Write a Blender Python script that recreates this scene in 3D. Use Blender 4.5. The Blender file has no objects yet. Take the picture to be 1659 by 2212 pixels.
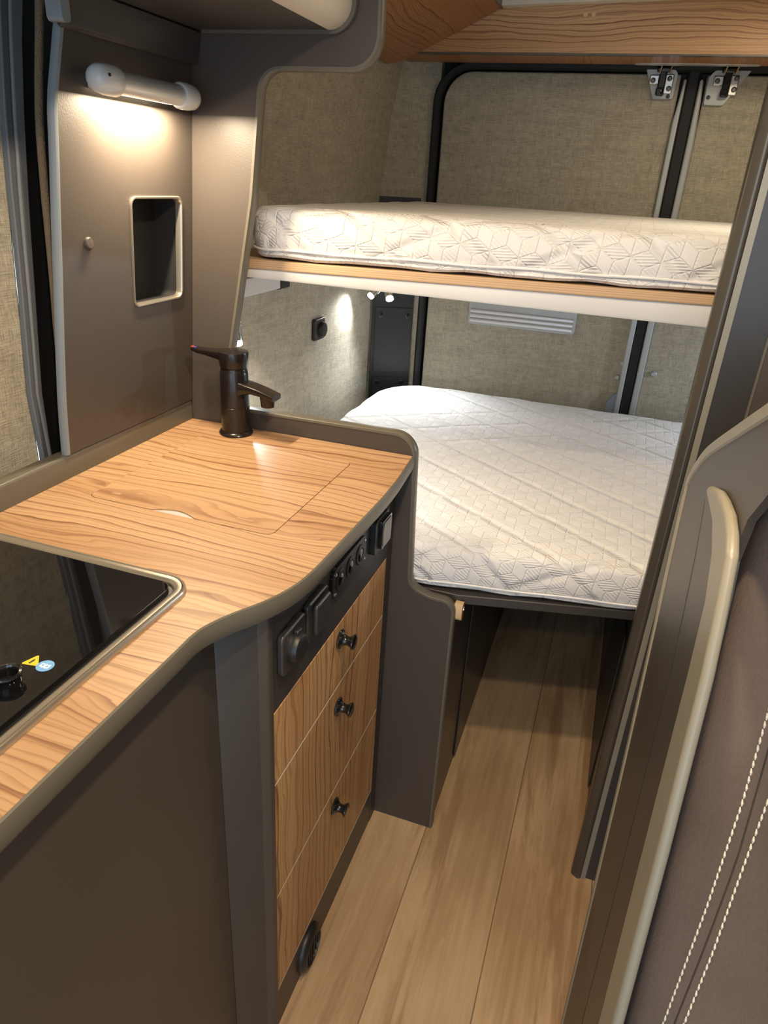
import bpy, bmesh, math, random
from mathutils import Vector, Matrix
random.seed(3)
S = bpy.context.scene
COL = S.collection
PI = math.pi

# ------------------------------------------------------------------ node helpers
class G:
    """tiny expression helper on a material node tree"""
    def __init__(s, name):
        s.m = bpy.data.materials.new(name); s.m.use_nodes = True
        s.t = s.m.node_tree; s.n = s.t.nodes; s.l = s.t.links
        s.b = s.n['Principled BSDF']
    def new(s, typ, **kw):
        n = s.n.new(typ)
        for k, v in kw.items(): setattr(n, k, v)
        return n
    def set(s, sock, v):
        if isinstance(v, X): s.l.new(v.o, sock)
        elif isinstance(v, bpy.types.NodeSocket): s.l.new(v, sock)
        else: sock.default_value = v
    def math(s, op, a, b=None, c=None):
        n = s.new('ShaderNodeMath', operation=op)
        s.set(n.inputs[0], a)
        if b is not None: s.set(n.inputs[1], b)
        if c is not None: s.set(n.inputs[2], c)
        return X(s, n.outputs[0])
    def coord(s, which='Object'):
        n = s.new('ShaderNodeTexCoord')
        sp = s.new('ShaderNodeSeparateXYZ'); s.l.new(n.outputs[which], sp.inputs[0])
        return [X(s, sp.outputs[i]) for i in range(3)]
    def vec(s, x, y, z=0.0):
        n = s.new('ShaderNodeCombineXYZ')
        for i, v in enumerate((x, y, z)): s.set(n.inputs[i], v)
        return n.outputs[0]
    def noise(s, v, scale=1.0, detail=2.0, rough=.5, dist=0.0):
        n = s.new('ShaderNodeTexNoise')
        s.l.new(v, n.inputs['Vector']); n.inputs['Scale'].default_value = scale
        n.inputs['Detail'].default_value = detail; n.inputs['Roughness'].default_value = rough
        n.inputs['Distortion'].default_value = dist
        return X(s, n.outputs[0])
    def white(s, v):
        n = s.new('ShaderNodeTexWhiteNoise', noise_dimensions='1D'); s.set(n.inputs['W'], v)
        return X(s, n.outputs['Value'])
    def step(s, x, a, b):
        n = s.new('ShaderNodeMapRange', interpolation_type='SMOOTHSTEP')
        s.set(n.inputs[0], x); s.set(n.inputs[1], a); s.set(n.inputs[2], b)
        return X(s, n.outputs[0])
    def mix(s, f, a, b):
        n = s.new('ShaderNodeMix', data_type='RGBA')
        s.set(n.inputs['Factor'], f)
        for key, v in (('A', a), ('B', b)):
            sk = [i for i in n.inputs if i.name == key and i.type == 'RGBA'][0]
            if isinstance(v, (tuple, list)): sk.default_value = (*v[:3], 1)
            else: s.set(sk, v)
        return [o for o in n.outputs if o.type == 'RGBA'][0]
    def bump(s, h, dist, strength=1.0):
        n = s.new('ShaderNodeBump'); n.inputs['Distance'].default_value = dist
        n.inputs['Strength'].default_value = strength
        s.set(n.inputs['Height'], h); s.l.new(n.outputs[0], s.b.inputs['Normal'])
    def col(s, c):
        if isinstance(c, (tuple, list)): s.b.inputs['Base Color'].default_value = (*c[:3], 1)
        else: s.set(s.b.inputs['Base Color'], c)
    def p(s, **kw):
        for k, v in kw.items(): s.set(s.b.inputs[k.replace('_', ' ')], v)
        return s
class X:
    def __init__(s, g, o): s.g, s.o = g, o
    def __add__(s, b): return s.g.math('ADD', s, b)
    __radd__ = __add__
    def __sub__(s, b): return s.g.math('SUBTRACT', s, b)
    def __rsub__(s, b): return s.g.math('SUBTRACT', b, s)
    def __mul__(s, b): return s.g.math('MULTIPLY', s, b)
    __rmul__ = __mul__
    def __truediv__(s, b): return s.g.math('DIVIDE', s, b)
    def frac(s): return s.g.math('FRACT', s)
    def floor(s): return s.g.math('FLOOR', s)
    def abs(s): return s.g.math('ABSOLUTE', s)
    def mod(s, b): return s.g.math('FLOORED_MODULO', s, b)
    def sin(s): return s.g.math('SINE', s)
    def max(s, b): return s.g.math('MAXIMUM', s, b)
    def min(s, b): return s.g.math('MINIMUM', s, b)
    def gt(s, b): return s.g.math('GREATER_THAN', s, b)

def plain(name, c, rough=.5, metal=0.0, coat=0.0, grain=0.0, gscale=400, spec=.5, var=0.0):
    g = G(name); g.p(Roughness=rough, Metallic=metal, Coat_Weight=coat, Specular_IOR_Level=spec)
    x, y, z = g.coord()
    n = g.noise(g.vec(x, y, z), 9.0, 3)
    k = .06 + var
    g.col(g.mix(n, [v*(1-k) for v in c], [v*(1+k) for v in c]))
    if grain: g.bump(g.noise(g.vec(x, y, z), gscale, 1), grain)
    return g.m

def wood(name, L, C, light, mid, dark, K=52, rough=.42, off=0.0, wob=3.2):
    """olive-ash decor: wavering dark grain lines along axis L, across axis C"""
    g = G(name); xyz = g.coord()
    l = xyz[L] + off; c = xyz[C] + off*.37
    if isinstance(C, int): pass
    w1 = g.noise(g.vec(l*1.3, c*5.0, 0.0), 1.0, 2)
    w2 = g.noise(g.vec(l*3.2, c*10.0, 3.0), 1.0, 3)
    w3 = g.noise(g.vec(l*14.0, c*70.0, 5.0), 1.0, 3)
    h = c*K + w1*wob*2.2 + w2*wob*.8 + w3*.30
    f = h.frac()
    idx = g.white(h.floor())
    line = g.step(f, .62, .94)*(1.0 - g.step(f, .94, 1.0))
    line = line*(idx*.75 + .25)
    f2 = (h*2.7 + w2*2.0).frac()
    fine = g.step(f2, .55, .97)*(1.0 - g.step(f2, .97, 1.0))
    band = g.step(g.noise(g.vec(l*.9, c*11.0, 9.0), 1.0, 2), .35, .70)
    base = g.mix(band, light, mid)
    amt = (line*.88 + fine*.50*w1*1.6).min(1.0)
    g.col(g.mix(amt, base, dark))
    g.p(Roughness=rough, Specular_IOR_Level=.45)
    g.bump(w3, .0002)
    return g.m

def linen(name, A, B, c0, c1, scale=1.0):
    g = G(name); xyz = g.coord()
    a, b = xyz[A]*scale, xyz[B]*scale
    n1 = g.noise(g.vec(a*38, b*560, 0.0), 1.0, 2, .6)
    n2 = g.noise(g.vec(a*560, b*38, 4.0), 1.0, 2, .6)
    n3 = g.noise(g.vec(a*9, b*60, 8.0), 1.0, 2)
    n4 = g.noise(g.vec(a*60, b*9, 11.0), 1.0, 2)
    f = g.step(n1*.40 + n2*.36 + n3*.16 + n4*.12, .36, .68)
    g.col(g.mix(f, c0, c1)); g.p(Roughness=.95, Specular_IOR_Level=.15)
    g.bump(n1 + n2, .0012)
    return g.m

def quilt(name):
    g = G(name)
    tc = g.new('ShaderNodeTexCoord'); sp = g.new('ShaderNodeSeparateXYZ')
    g.l.new(tc.outputs['UV'], sp.inputs[0])
    u, v = X(g, sp.outputs[0]), X(g, sp.outputs[1])
    wob = g.noise(g.vec(u, v, 0.0), 14.0, 2)
    u = u + (wob - .5)*.006
    s = .052; rx, ry = s, s*math.sqrt(3)
    ax, ay = u.mod(rx) - rx/2, v.mod(ry) - ry/2
    bx, by = (u + rx/2).mod(rx) - rx/2, (v + ry/2).mod(ry) - ry/2
    sel = (ax*ax + ay*ay).gt(bx*bx + by*by)
    gx, gy = ax + (bx - ax)*sel, ay + (by - ay)*sel
    xa, ya = gx.abs(), gy.abs()
    d = s/2 - xa.max(xa*.5 + ya*.866)
    line = 1.0 - g.step(d, 0.0, .0026)
    rib = None; ms = []
    for k in range(3):
        a = math.radians(90 + 120*k); cx, cy = math.cos(a), math.sin(a)
        t = gx*cx + gy*cy; pr = (gx*(-cy) + gy*cx).abs()
        line = line.max((1.0 - g.step(pr, 0.0, .0018))*t.gt(0.0))
        ab = a + PI/3; ms.append(gx*math.cos(ab) + gy*math.sin(ab))
    m0 = ms[0].gt(ms[1])*ms[0].gt(ms[2]); m1 = ms[1].gt(ms[0])*ms[1].gt(ms[2])
    r0 = ((gx*.5 + gy*.866)*(2*PI/.0058)).sin()*m0
    r1 = ((gx*(-.2) + gy)*(2*PI/.0050)).sin()*m1
    # long diagonal quilting seams
    P = .116
    q = None
    for sgn in (1, -1):
        h = (v*.82 + u*(sgn*.57) + (wob - .5)*.008)
        e = ((h/P).frac() - .5).abs()*P
        ql = 1.0 - g.step(e, 0.0, .016)
        q = ql if q is None else q.max(ql*.7)
    lump = g.noise(g.vec(u, v, 2.0), 6.0, 3)
    height = r0*.10 + r1*.10 - line*.24 - q*1.5 + lump*2.0
    g.bump(height, .0040, .95)
    n = g.noise(g.vec(u, v, 5.0), 300.0, 1)
    g.col(g.mix(n, (.73, .72, .70), (.80, .79, .775)))
    g.p(Roughness=.85, Specular_IOR_Level=.2, Sheen_Weight=.15)
    return g.m

def oak_floor(name):
    g = G(name); x, y, z = g.coord()
    q = (x + .21)/.1895
    pid = q.floor(); e = (q.frac() - .5).abs()
    tint = g.white(pid + 3.0)
    l = y + tint*5.0
    w = g.noise(g.vec(x*9.0, l*1.5, 0.0), 1.0, 3, .55, .6)
    ringy = (w*17.0).frac()
    ring = g.step(ringy, .72, .96)*(1.0 - g.step(ringy, .96, 1.0))
    n1 = g.noise(g.vec(x*60.0, l*3.0, 1.0), 1.0, 4, .6)
    n2 = g.noise(g.vec(x*7.0, l*2.2, 5.0), 1.0, 3)
    n3 = g.noise(g.vec(x*300.0, l*14.0, 2.0), 1.0, 2)
    base = g.mix(g.step(n2*.6 + n1*.4, .32, .68), (.430, .265, .135), (.780, .545, .315))
    base = g.mix(ring*g.step(n2, .44, .60)*.55, base, (.72, .56, .38))
    base = g.mix(n3*.35, base, (.30, .195, .11))
    dk = g.step(g.noise(g.vec(x*11.0, l*1.1, 7.0), 1.0, 4, .6, 1.6), .50, .66)
    base = g.mix(dk*.70, base, (.30, .165, .082))
    base = g.mix(tint*.35, base, (.42, .29, .165))
    seam = 1.0 - g.step((.5 - e)*.1895, .0005, .0016)
    base = g.mix(seam*.7, base, (.10, .062, .035))
    g.col(base); g.p(Roughness=.5, Specular_IOR_Level=.35)
    g.bump(n3*.4 + n1*.3 - seam, .0004)
    return g.m

def emit(name, c, s):
    g = G(name); g.p(Emission_Color=(*c, 1), Emission_Strength=s); g.col(c); return g.m

M = {}
M['taupe'] = plain('taupe_laminate', (.058, .0475, .040), .42, grain=.00012)
M['taupe_dark'] = plain('dark_laminate', (.042, .037, .034), .45, grain=.0001)
M['trim'] = plain('taupe_edge_trim', (.108, .097, .075), .38)
M['trim_pale'] = plain('pale_olive_trim', (.27, .245, .185), .38)
M['trim_dark'] = plain('dark_edge_trim', (.095, .086, .072), .36)
M['trim_light'] = plain('pale_edge_trim', (.24, .225, .18), .4, metal=.2)
M['rim_metal'] = plain('brushed_champagne_metal', (.50, .46, .39), .28, metal=.85)
M['alu'] = plain('aluminium', (.66, .66, .66), .33, metal=.55)
M['white_alu'] = plain('pale_grey_profile', (.70, .70, .69), .42)
M['grey_metal'] = plain('painted_grey_metal', (.42, .43, .42), .35, metal=.2)
M['plate'] = plain('pale_plate', (.55, .53, .50), .35, metal=.3)
M['zinc'] = plain('zinc', (.75, .73, .68), .25, metal=.9)
M['steel'] = plain('dull_steel', (.20, .19, .17), .4, metal=.6)
M['brass'] = plain('brass', (.72, .55, .25), .3, metal=.9)
M['black'] = plain('black_plastic', (.014, .014, .015), .42)
M['black_soft'] = plain('black_rubber', (.010, .010, .011), .65)
M['black_gloss'] = plain('glossy_black', (.008, .008, .008), .12, coat=.5)
M['bronze'] = plain('black_bronze_metal', (.011, .008, .007), .25, metal=.2, coat=.2)
M['socket'] = plain('charcoal_plastic', (.036, .034, .033), .33)
M['rocker'] = plain('grey_rocker', (.23, .22, .21), .35)
M['glass'] = plain('black_hob_glass', (.004, .004, .005), .03, spec=.6)
M['yellow'] = plain('yellow_sticker', (.75, .55, .03), .45)
M['blue'] = plain('blue_sticker', (.16, .38, .72), .45)
M['white_print'] = plain('white_print', (.75, .82, .9), .5)
M['dark_print'] = plain('dark_print', (.05, .04, .02), .5)
M['red_print'] = plain('red_print', (.6, .03, .02), .4)
M['blue_print'] = plain('blue_print', (.03, .05, .4), .4)
M['grey_plastic'] = plain('pale_grey_plastic', (.55, .56, .55), .3)
M['cream'] = plain('cream_panel', (.62, .57, .47), .4)
M['ceil'] = plain('cream_ceiling', (.62, .57, .48), .7)
M['leather'] = plain('tan_leather', (.62, .45, .24), .6, grain=.0005, gscale=900)
M['leather_edge'] = plain('cut_leather_edge', (.25, .085, .03), .7)
M['chrome'] = plain('chrome', (.85, .85, .85), .08, metal=1)
M['felt'] = plain('tan_felt', (.22, .16, .10), .95, grain=.002, gscale=500, spec=.1)
M['seal_grey'] = plain('grey_rubber_seal', (.19, .195, .20), .6, grain=.0004, gscale=300)
M['seal_slate'] = plain('slate_rubber_seal', (.13, .14, .155), .5)
M['blue_grey'] = plain('blue_grey_edging', (.20, .232, .255), .42)
M['post'] = plain('dark_bronze_post', (.105, .095, .08), .30, metal=.6)
M['seat'] = None
M['ply'] = None
M['quilt'] = quilt('quilted_white_ticking')
M['piping'] = plain('white_piping', (.82, .81, .80), .85)
M['linen_yz'] = linen('linen_wall_fabric', 1, 2, (.30, .272, .205), (.57, .525, .415))
M['linen_xz'] = linen('linen_door_fabric', 0, 2, (.29, .262, .198), (.55, .505, .395))
M['oak'] = oak_floor('oak_vinyl_planks')
LT, MD, DK = (.455, .290, .158), (.375, .218, .108), (.150, .060, .023)
M['wood_top'] = wood('olive_ash_worktop', 0, 1, LT, MD, DK, 46)
M['wood_lid'] = wood('olive_ash_lid', 0, 1, LT, MD, DK, 50, off=3.0)
M['wood_rear'] = wood('olive_ash_locker_front', 0, 2, (.56, .335, .165), (.47, .26, .115), (.19, .072, .028), 66, off=1.3)
M['wood_side'] = wood('olive_ash_side_locker', 1, 0, (.43, .205, .085), (.35, .15, .055), (.18, .065, .024), 70, off=2.1)
WF = [wood('olive_ash_drawer_front', 2, 1, (.56, .325, .145), (.46, .24, .095), (.17, .056, .018), 48, off=5.2)]
def seat_fabric():
    g = G('brown_seat_fabric'); x, y, z = g.coord()
    n1 = g.noise(g.vec(x*600, y*600, z*120), 1.0, 2); n2 = g.noise(g.vec(x, y, z), 7.0, 3)
    g.col(g.mix(g.step(n1*.35 + n2*.65, .25, .75), (.105, .073, .057), (.150, .106, .082)))
    g.p(Roughness=.9, Specular_IOR_Level=.15, Sheen_Weight=.1); g.bump(n1, .0006); return g.m
M['seat'] = seat_fabric()
def ply():
    g = G('birch_plywood_edge'); x, y, z = g.coord()
    n = g.noise(g.vec(x*3, y*3, z*700), 1.0, 2)
    f = (z*260.0).frac(); st = g.step(f, .3, .5)*(1.0 - g.step(f, .8, 1.0))
    g.col(g.mix(st*.5 + n*.5, (.62, .44, .27), (.42, .26, .14))); g.p(Roughness=.6); return g.m
M['ply'] = ply()
M['thread'] = plain('cream_thread', (.72, .66, .52), .8)
M['thread_dark'] = plain('dark_thread', (.045, .032, .026), .9)
M['led_warm'] = emit('warm_led_strip', (1.0, .80, .52), 9.0)
M['led_cool'] = emit('cool_led_lens', (1.0, .98, .92), 14.0)

# ------------------------------------------------------------------ geometry helpers
def link(o): COL.objects.link(o); return o
def thing(name, label, cat, loc=(0, 0, 0), group=None, kind=None):
    o = link(bpy.data.objects.new(name, None)); o.location = loc; o.empty_display_size = .05
    o['label'] = label; o['category'] = cat
    if group: o['group'] = group
    if kind: o['kind'] = kind
    return o
def tag(o, label=None, cat=None, group=None, kind=None):
    for k, v in (('label', label), ('category', cat), ('group', group), ('kind', kind)):
        if v: o[k] = v
    return o
def absloc(o):
    v = Vector(o.location)
    if o.parent: v = v + absloc(o.parent)*0
    return v
def put(name, mesh, m, parent=None, smooth=True, bevel=0.0, seg=2, angle=35):
    o = link(bpy.data.objects.new(name, mesh))
    if m is not None:
        mesh.materials.clear(); mesh.materials.append(m)
    if smooth:
        for f in mesh.polygons: f.use_smooth = True
    if bevel > 0:
        b = o.modifiers.new('round', 'BEVEL'); b.width = bevel; b.segments = seg
        b.limit_method = 'ANGLE'; b.angle_limit = math.radians(angle); b.harden_normals = False
    if smooth:
        mesh.set_sharp_from_angle(angle=math.radians(38)) if not bevel else None
        if bevel:
            mesh.set_sharp_from_angle(angle=math.radians(80))
    if parent is not None:
        o.parent = parent
        off = Vector(parent.location) if parent.parent is None else Vector((0, 0, 0))
        o.location = (0, 0, 0)
        o.matrix_parent_inverse = Matrix.Translation(-off)
    return o
def bm2(bm, name='m'):
    me = bpy.data.meshes.new(name); bmesh.ops.recalc_face_normals(bm, faces=bm.faces); bm.to_mesh(me); bm.free(); return me
def quadloop(bm, rings, closed_u=True, cap=True, closed_v=False):
    vs = [[bm.verts.new(p) for p in r] for r in rings]
    n = len(vs[0])
    R = len(vs)
    for i in range(R if closed_v else R-1):
        a, b = vs[i], vs[(i+1) % R]
        for j in range(n if closed_u else n-1):
            k = (j+1) % n
            try: bm.faces.new((a[j], a[k], b[k], b[j]))
            except ValueError: pass
    if cap and closed_u and not closed_v:
        for r in (vs[0], vs[-1]):
            try: bm.faces.new(r)
            except ValueError: pass
    return vs
def box(bm, p0, p1):
    x0, y0, z0 = p0; x1, y1, z1 = p1
    quadloop(bm, [[(x0, y0, z), (x1, y0, z), (x1, y1, z), (x0, y1, z)] for z in (z0, z1)])
def boxes(*bs):
    bm = bmesh.new()
    for b in bs: box(bm, *b)
    return bm2(bm)
def rounded(pts, seg=6):
    """pts: (x, y[, r]) -> polygon with rounded corners"""
    out = []; n = len(pts)
    for i, p in enumerate(pts):
        r = p[2] if len(p) > 2 else 0
        P = Vector(p[:2])
        if r <= 0: out.append((P.x, P.y)); continue
        a = (Vector(pts[i-1][:2]) - P); b = (Vector(pts[(i+1) % n][:2]) - P)
        la, lb = a.length, b.length; a.normalize(); b.normalize()
        ang = a.angle(b)
        if ang > PI-1e-3: out.append((P.x, P.y)); continue
        t = min(r/math.tan(ang/2), la*.49, lb*.49); rr = t*math.tan(ang/2)
        c = P + (a+b).normalized()*(rr/math.sin(ang/2))
        s0 = P + a*t - c; s1 = P + b*t - c
        th = s0.angle(s1); sg = 1 if s0.cross(s1) > 0 else -1
        for k in range(seg+1):
            q = s0.copy(); q.rotate(Matrix.Rotation(sg*th*k/seg, 2)); out.append((c.x+q.x, c.y+q.y))
    return out
def rrect(x0, y0, x1, y1, r, seg=6):
    return rounded([(x0, y0, r), (x1, y0, r), (x1, y1, r), (x0, y1, r)], seg)
FR = {'XY': lambda a, b, d: (a, b, d), 'YZ': lambda a, b, d: (d, a, b), 'XZ': lambda a, b, d: (a, d, b)}
def plate(outer, d0, d1, frame='XY', holes=(), fn=None):
    """extruded polygon (with holes) between d0 and d1 along the third axis"""
    f = fn or FR[frame]
    bm = bmesh.new(); loops = []
    for lp in [outer] + list(holes):
        loops.append([bm.verts.new((p[0], p[1], 0)) for p in lp])
    es = []
    for lp in loops:
        for i in range(len(lp)): es.append(bm.edges.new((lp[i], lp[(i+1) % len(lp)])))
    if not holes: bm.faces.new(loops[0])
    else: bmesh.ops.triangle_fill(bm, use_beauty=True, use_dissolve=False, edges=es)
    top = list(bm.faces)
    flat = [[(v.co.x, v.co.y) for v in fc.verts] for fc in top]
    bm.free(); bm = bmesh.new()
    A = {}; B = {}
    def va(D, p, d):
        k = (round(p[0], 6), round(p[1], 6))
        if k not in D: D[k] = bm.verts.new(f(p[0], p[1], d))
        return D[k]
    for fc in flat:
        try:
            bm.faces.new([va(A, p, d0) for p in fc]); bm.faces.new([va(B, p, d1) for p in reversed(fc)])
        except ValueError: pass
    for lp in [outer] + list(holes):
        for i in range(len(lp)):
            p, q = lp[i], lp[(i+1) % len(lp)]
            try: bm.faces.new([va(A, p, d0), va(A, q, d0), va(B, q, d1), va(B, p, d1)])
            except ValueError: pass
    return bm2(bm)
def sweep(bm, path, N, prof, closed=False):
    """sweep a closed 2D profile (a,b): a along N x T (in-plane), b along N"""
    N = Vector(N); P = [Vector(p) for p in path]; n = len(P); rings = []
    for i in range(n):
        if closed: t0 = (P[i]-P[i-1]).normalized(); t1 = (P[(i+1) % n]-P[i]).normalized()
        else:
            t0 = (P[i]-P[i-1]).normalized() if i else (P[1]-P[0]).normalized()
            t1 = (P[i+1]-P[i]).normalized() if i < n-1 else t0
        T = (t0+t1).normalized(); side = N.cross(T).normalized()
        k = 1/max(.3, N.cross(t0).normalized().dot(side))
        rings.append([tuple(P[i] + side*(a*k) + N*b) for a, b in prof])
    quadloop(bm, rings, closed_v=closed)
def swept(path, N, prof, closed=False):
    bm = bmesh.new(); sweep(bm, path, N, prof, closed); return bm2(bm)
def tube(bm, path, r, seg=10):
    P = [Vector(p) for p in path]; n = len(P); rings = []; up = None
    for i in range(n):
        T = ((P[min(i+1, n-1)]-P[max(i-1, 0)])).normalized()
        if up is None: up = T.orthogonal().normalized()
        up = (up - T*up.dot(T)).normalized(); s = T.cross(up)
        rr = r[i] if isinstance(r, (list, tuple)) else r
        rings.append([tuple(P[i] + up*(rr*math.cos(2*PI*k/seg)) + s*(rr*math.sin(2*PI*k/seg))) for k in range(seg)])
    quadloop(bm, rings)
def tubed(path, r, seg=10):
    bm = bmesh.new(); tube(bm, path, r, seg); return bm2(bm)
def lathe(bm, prof, origin, axis, seg=28):
    """prof: (radius, height along axis)"""
    o = Vector(origin); A = Vector(axis).normalized(); u = A.orthogonal().normalized(); w = A.cross(u)
    rings = []
    for r, h in prof:
        r = max(r, 1e-5)
        rings.append([tuple(o + A*h + u*(r*math.cos(2*PI*k/seg)) + w*(r*math.sin(2*PI*k/seg))) for k in range(seg)])
    quadloop(bm, rings)
def lathed(prof, origin, axis, seg=28):
    bm = bmesh.new(); lathe(bm, prof, origin, axis, seg); return bm2(bm)
def curve_pts(pts, n=8):
    """Catmull-Rom through points"""
    P = [Vector(p) for p in pts]; out = []
    for i in range(len(P)-1):
        p0 = P[max(i-1, 0)]; p1 = P[i]; p2 = P[i+1]; p3 = P[min(i+2, len(P)-1)]
        for k in range(n):
            t = k/n
            out.append(.5*((2*p1) + (p2-p0)*t + (2*p0-5*p1+4*p2-p3)*t*t + (3*p1-p0-3*p2+p3)*t**3))
    out.append(P[-1]); return [tuple(p) for p in out]
def loft(bm, sections):
    quadloop(bm, sections)

# ------------------------------------------------------------------ the van shell
def wallx(z):       # the left side wall leans inwards towards the roof
    pts = [(-.05, -.83), (1.0, -.825), (1.30, -.812), (1.55, -.785), (1.72, -.750), (1.86, -.70)]
    for (z0, x0), (z1, x1) in zip(pts, pts[1:]):
        if z <= z1: return x0 + (x1-x0)*(z-z0)/(z1-z0)
    return -.70
ZC = 1.80
tag(put('floor', boxes(((-.95, -1.3, -.04), (1.1, 2.6, 0))), M['oak'], smooth=False), 'light oak plank vinyl floor of the van aisle', 'floor', kind='structure')
tag(put('ceiling', boxes(((-.95, -1.3, ZC), (1.1, 2.6, ZC+.03))), M['ceil'], smooth=False), 'cream van ceiling', 'ceiling', kind='structure')
zs = [-.02, .5, 1.0, 1.15, 1.30, 1.42, 1.55, 1.64, 1.72, ZC]
bm = bmesh.new()
quadloop(bm, [[(wallx(z), y, z) for y in (1.09, 2.345)] + [(wallx(z)-.03, y, z) for y in (2.345, 1.09)] for z in zs])
tag(put('wall_left', bm2(bm), M['linen_yz']), 'side wall lined with beige linen fabric beside the beds', 'wall', kind='structure')
tag(put('wall_right', boxes(((1.0, -1.3, 0), (1.04, 2.45, ZC))), M['linen_yz'], smooth=False), 'beige lined side wall beyond the wardrobe', 'wall', kind='structure')

# rear wall behind the doors (dark seal ground) and corner pillar
tag(put('wall_rear', boxes(((-.95, 2.425, 0), (1.1, 2.47, ZC))), M['black_soft'], smooth=False), 'black rear door frame of the van', 'wall', kind='structure')
bm = bmesh.new()
def pil(z): return [(wallx(z), 2.335, z), (-.688, 2.392, z), (-.655, 2.395, z), (-.655, 2.43, z), (wallx(z)-.03, 2.43, z)]
quadloop(bm, [pil(z) for z in zs])
tag(put('trim_1', bm2(bm), M['linen_xz']), 'fabric covered corner pillar beside the rear door', 'pillar', kind='structure')
# rear door leaves
def leaf(outline): return plate(outline, 2.392, 2.42, 'XZ')
d2o = rounded([(-.640, .30, .02), (.028, .30, .01), (.036, 1.0, 0), (.030, 1.667, .005), (-.640, 1.667, .085)], 8)
door2 = tag(put('door_2', leaf(d2o), M['linen_xz'], bevel=.004), 'wider rear door leaf lined with beige linen fabric', 'door', kind='structure')
d3o = rounded([(.098, .30, .01), (.98, .30, .02), (.98, 1.667, .085), (.098, 1.667, .005)], 8)
door3 = tag(put('door_3', leaf(d3o), M['linen_xz'], bevel=.004), 'rear door leaf lined with beige linen, mostly hidden behind the bulkhead post', 'door', kind='structure')
# black rubber seal round the opening
op = rounded([(-.655, .25, 0), (-.655, 1.678, .098), (.99, 1.678, .098), (.99, .25, 0)], 10)
seal = swept([(p[0], 2.39, p[1]) for p in op], (0, -1, 0), [(-.006, -.03), (-.006, .004), (-.001, .011), (.010, .012), (.016, .006), (.017, -.03)])
tag(put('trim_2', seal, M['black_soft']), 'black rubber seal framing the rear doors', 'seal', kind='structure')
# centre joint: two grey metal flanges and a black rubber in between
for nm, xs, par, m in (('door_flange', (.030, .047), door2, 'grey_metal'), ('door_flange', (.079, .099), door3, 'grey_metal')):
    x0, x1 = xs
    pts = [(x0, .30), (x1-.004, .30), (x1, .5), (x1-.001, 1.655), (x0+.009, 1.655), (x0+.005, 1.60), (x0, 1.55)] if par is door2 else \
          [(x0+.003, .30), (x1, .30), (x1, 1.50), (x1-.005, 1.60), (x1-.010, 1.655), (x0+.001, 1.655), (x0, .5)]
    put(nm, plate(pts, 2.376, 2.40, 'XZ'), M[m], par, bevel=.006, seg=3)
tag(put('trim_3', boxes(((.044, 2.384, .30), (.082, 2.42, 1.69))), M['black_soft'], bevel=.008), 'black rubber strip in the joint between the rear doors', 'seal', kind='structure')
# latch plates
def latch(par, plate_pts, lx, screws, hole, bolts):
    put('latch_plate', plate(rounded(plate_pts, 5), 2.380, 2.394, 'XZ'), M['grey_metal'], par, bevel=.002)
    bm = bmesh.new(); box(bm, (lx-.034, 2.3755, 1.640), (lx-.008, 2.381, 1.664)); box(bm, (lx+.006, 2.3755, 1.618), (lx+.030, 2.381, 1.666))
    kp = put('latch_bracket', bm2(bm), M['zinc'], par, bevel=.003)
    bm = bmesh.new(); box(bm, (lx-.010, 2.362, 1.612), (lx+.010, 2.380, 1.672)); box(bm, (lx-.018, 2.360, 1.668), (lx+.018, 2.380, 1.686))
    box(bm, (lx-.012, 2.356, 1.612), (lx+.006, 2.366, 1.632))
    put('latch', bm2(bm), M['black_gloss'], par, bevel=.004, seg=3)
    for sx, sz in screws:
        put('screw', lathed([(.0068, 0), (.0068, .003), (.004, .005), (.0035, .003), (0, .003)], (sx, 2.3765, sz), (0, -1, 0), 14), M['steel'], par)
    put('hole_plug', lathed([(.0055, 0), (.0055, .0015), (0, .002)], (hole[0], 2.3815, hole[1]), (0, -1, 0), 14), M['black'], par)
    for bx in bolts:
        put('striker_bolt', tubed([(bx+.0015, 2.330, 1.6805), (bx, 2.343, 1.6745), (bx-.0015, 2.352, 1.664)], .0020, 8), M['brass'], par)
latch(door2, [(-.066, 1.680, .004), (-.036, 1.606, .008), (.020, 1.606, .006), (.022, 1.680, .02)], -.018, [(-.042, 1.650), (.001, 1.655), (.003, 1.631)], (.005, 1.613), (-.026, .000))
latch(door3, [(.101, 1.594, .006), (.152, 1.594, .008), (.206, 1.680, .004), (.101, 1.680, .03)], .148, [(.124, 1.651), (.171, 1.657), (.170, 1.632)], (.110, 1.613), (.138, .166))
# door hardware low down
for bx, bz in ((.029, .866), (.021, .819)):
    put('bolt', lathed([(.009, 0), (.009, .004), (.006, .0075), (0, .008)], (bx, 2.390, bz), (0, -1, 0), 16), M['grey_metal'], door2)
put('fabric_button', lathed([(.010, 0), (.010, .004), (.0065, .0075), (0, .008)], (.130, 2.391, .844), (0, -1, 0), 16), M['grey_metal'], door3)
put('gusset', plate(rounded([(.002, .60, 0), (.002, .735, .01), (.036, .79, .01), (.042, .60, 0)]), 2.378, 2.392, 'XZ'), M['blue_grey'], door2, bevel=.002)
# ribbed ventilation blind cassette in the door
vent = put('ventilation_cassette', plate(rrect(-.495, .936, -.138, 1.15, .012), 2.384, 2.396, 'XZ'), M['grey_metal'], door2, bevel=.002)
bm = bmesh.new()
for k in range(3):
    z = .942 + k*.0155
    prof = [(0, 0), (.003, -.005), (.009, -.0062), (.0135, -.004), (.0145, 0)]
    quadloop(bm, [[(x, 2.3845+b, z+a) for a, b in prof] for x in (-.486, -.147)])
put('slats', bm2(bm), M['alu'], vent)

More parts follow.
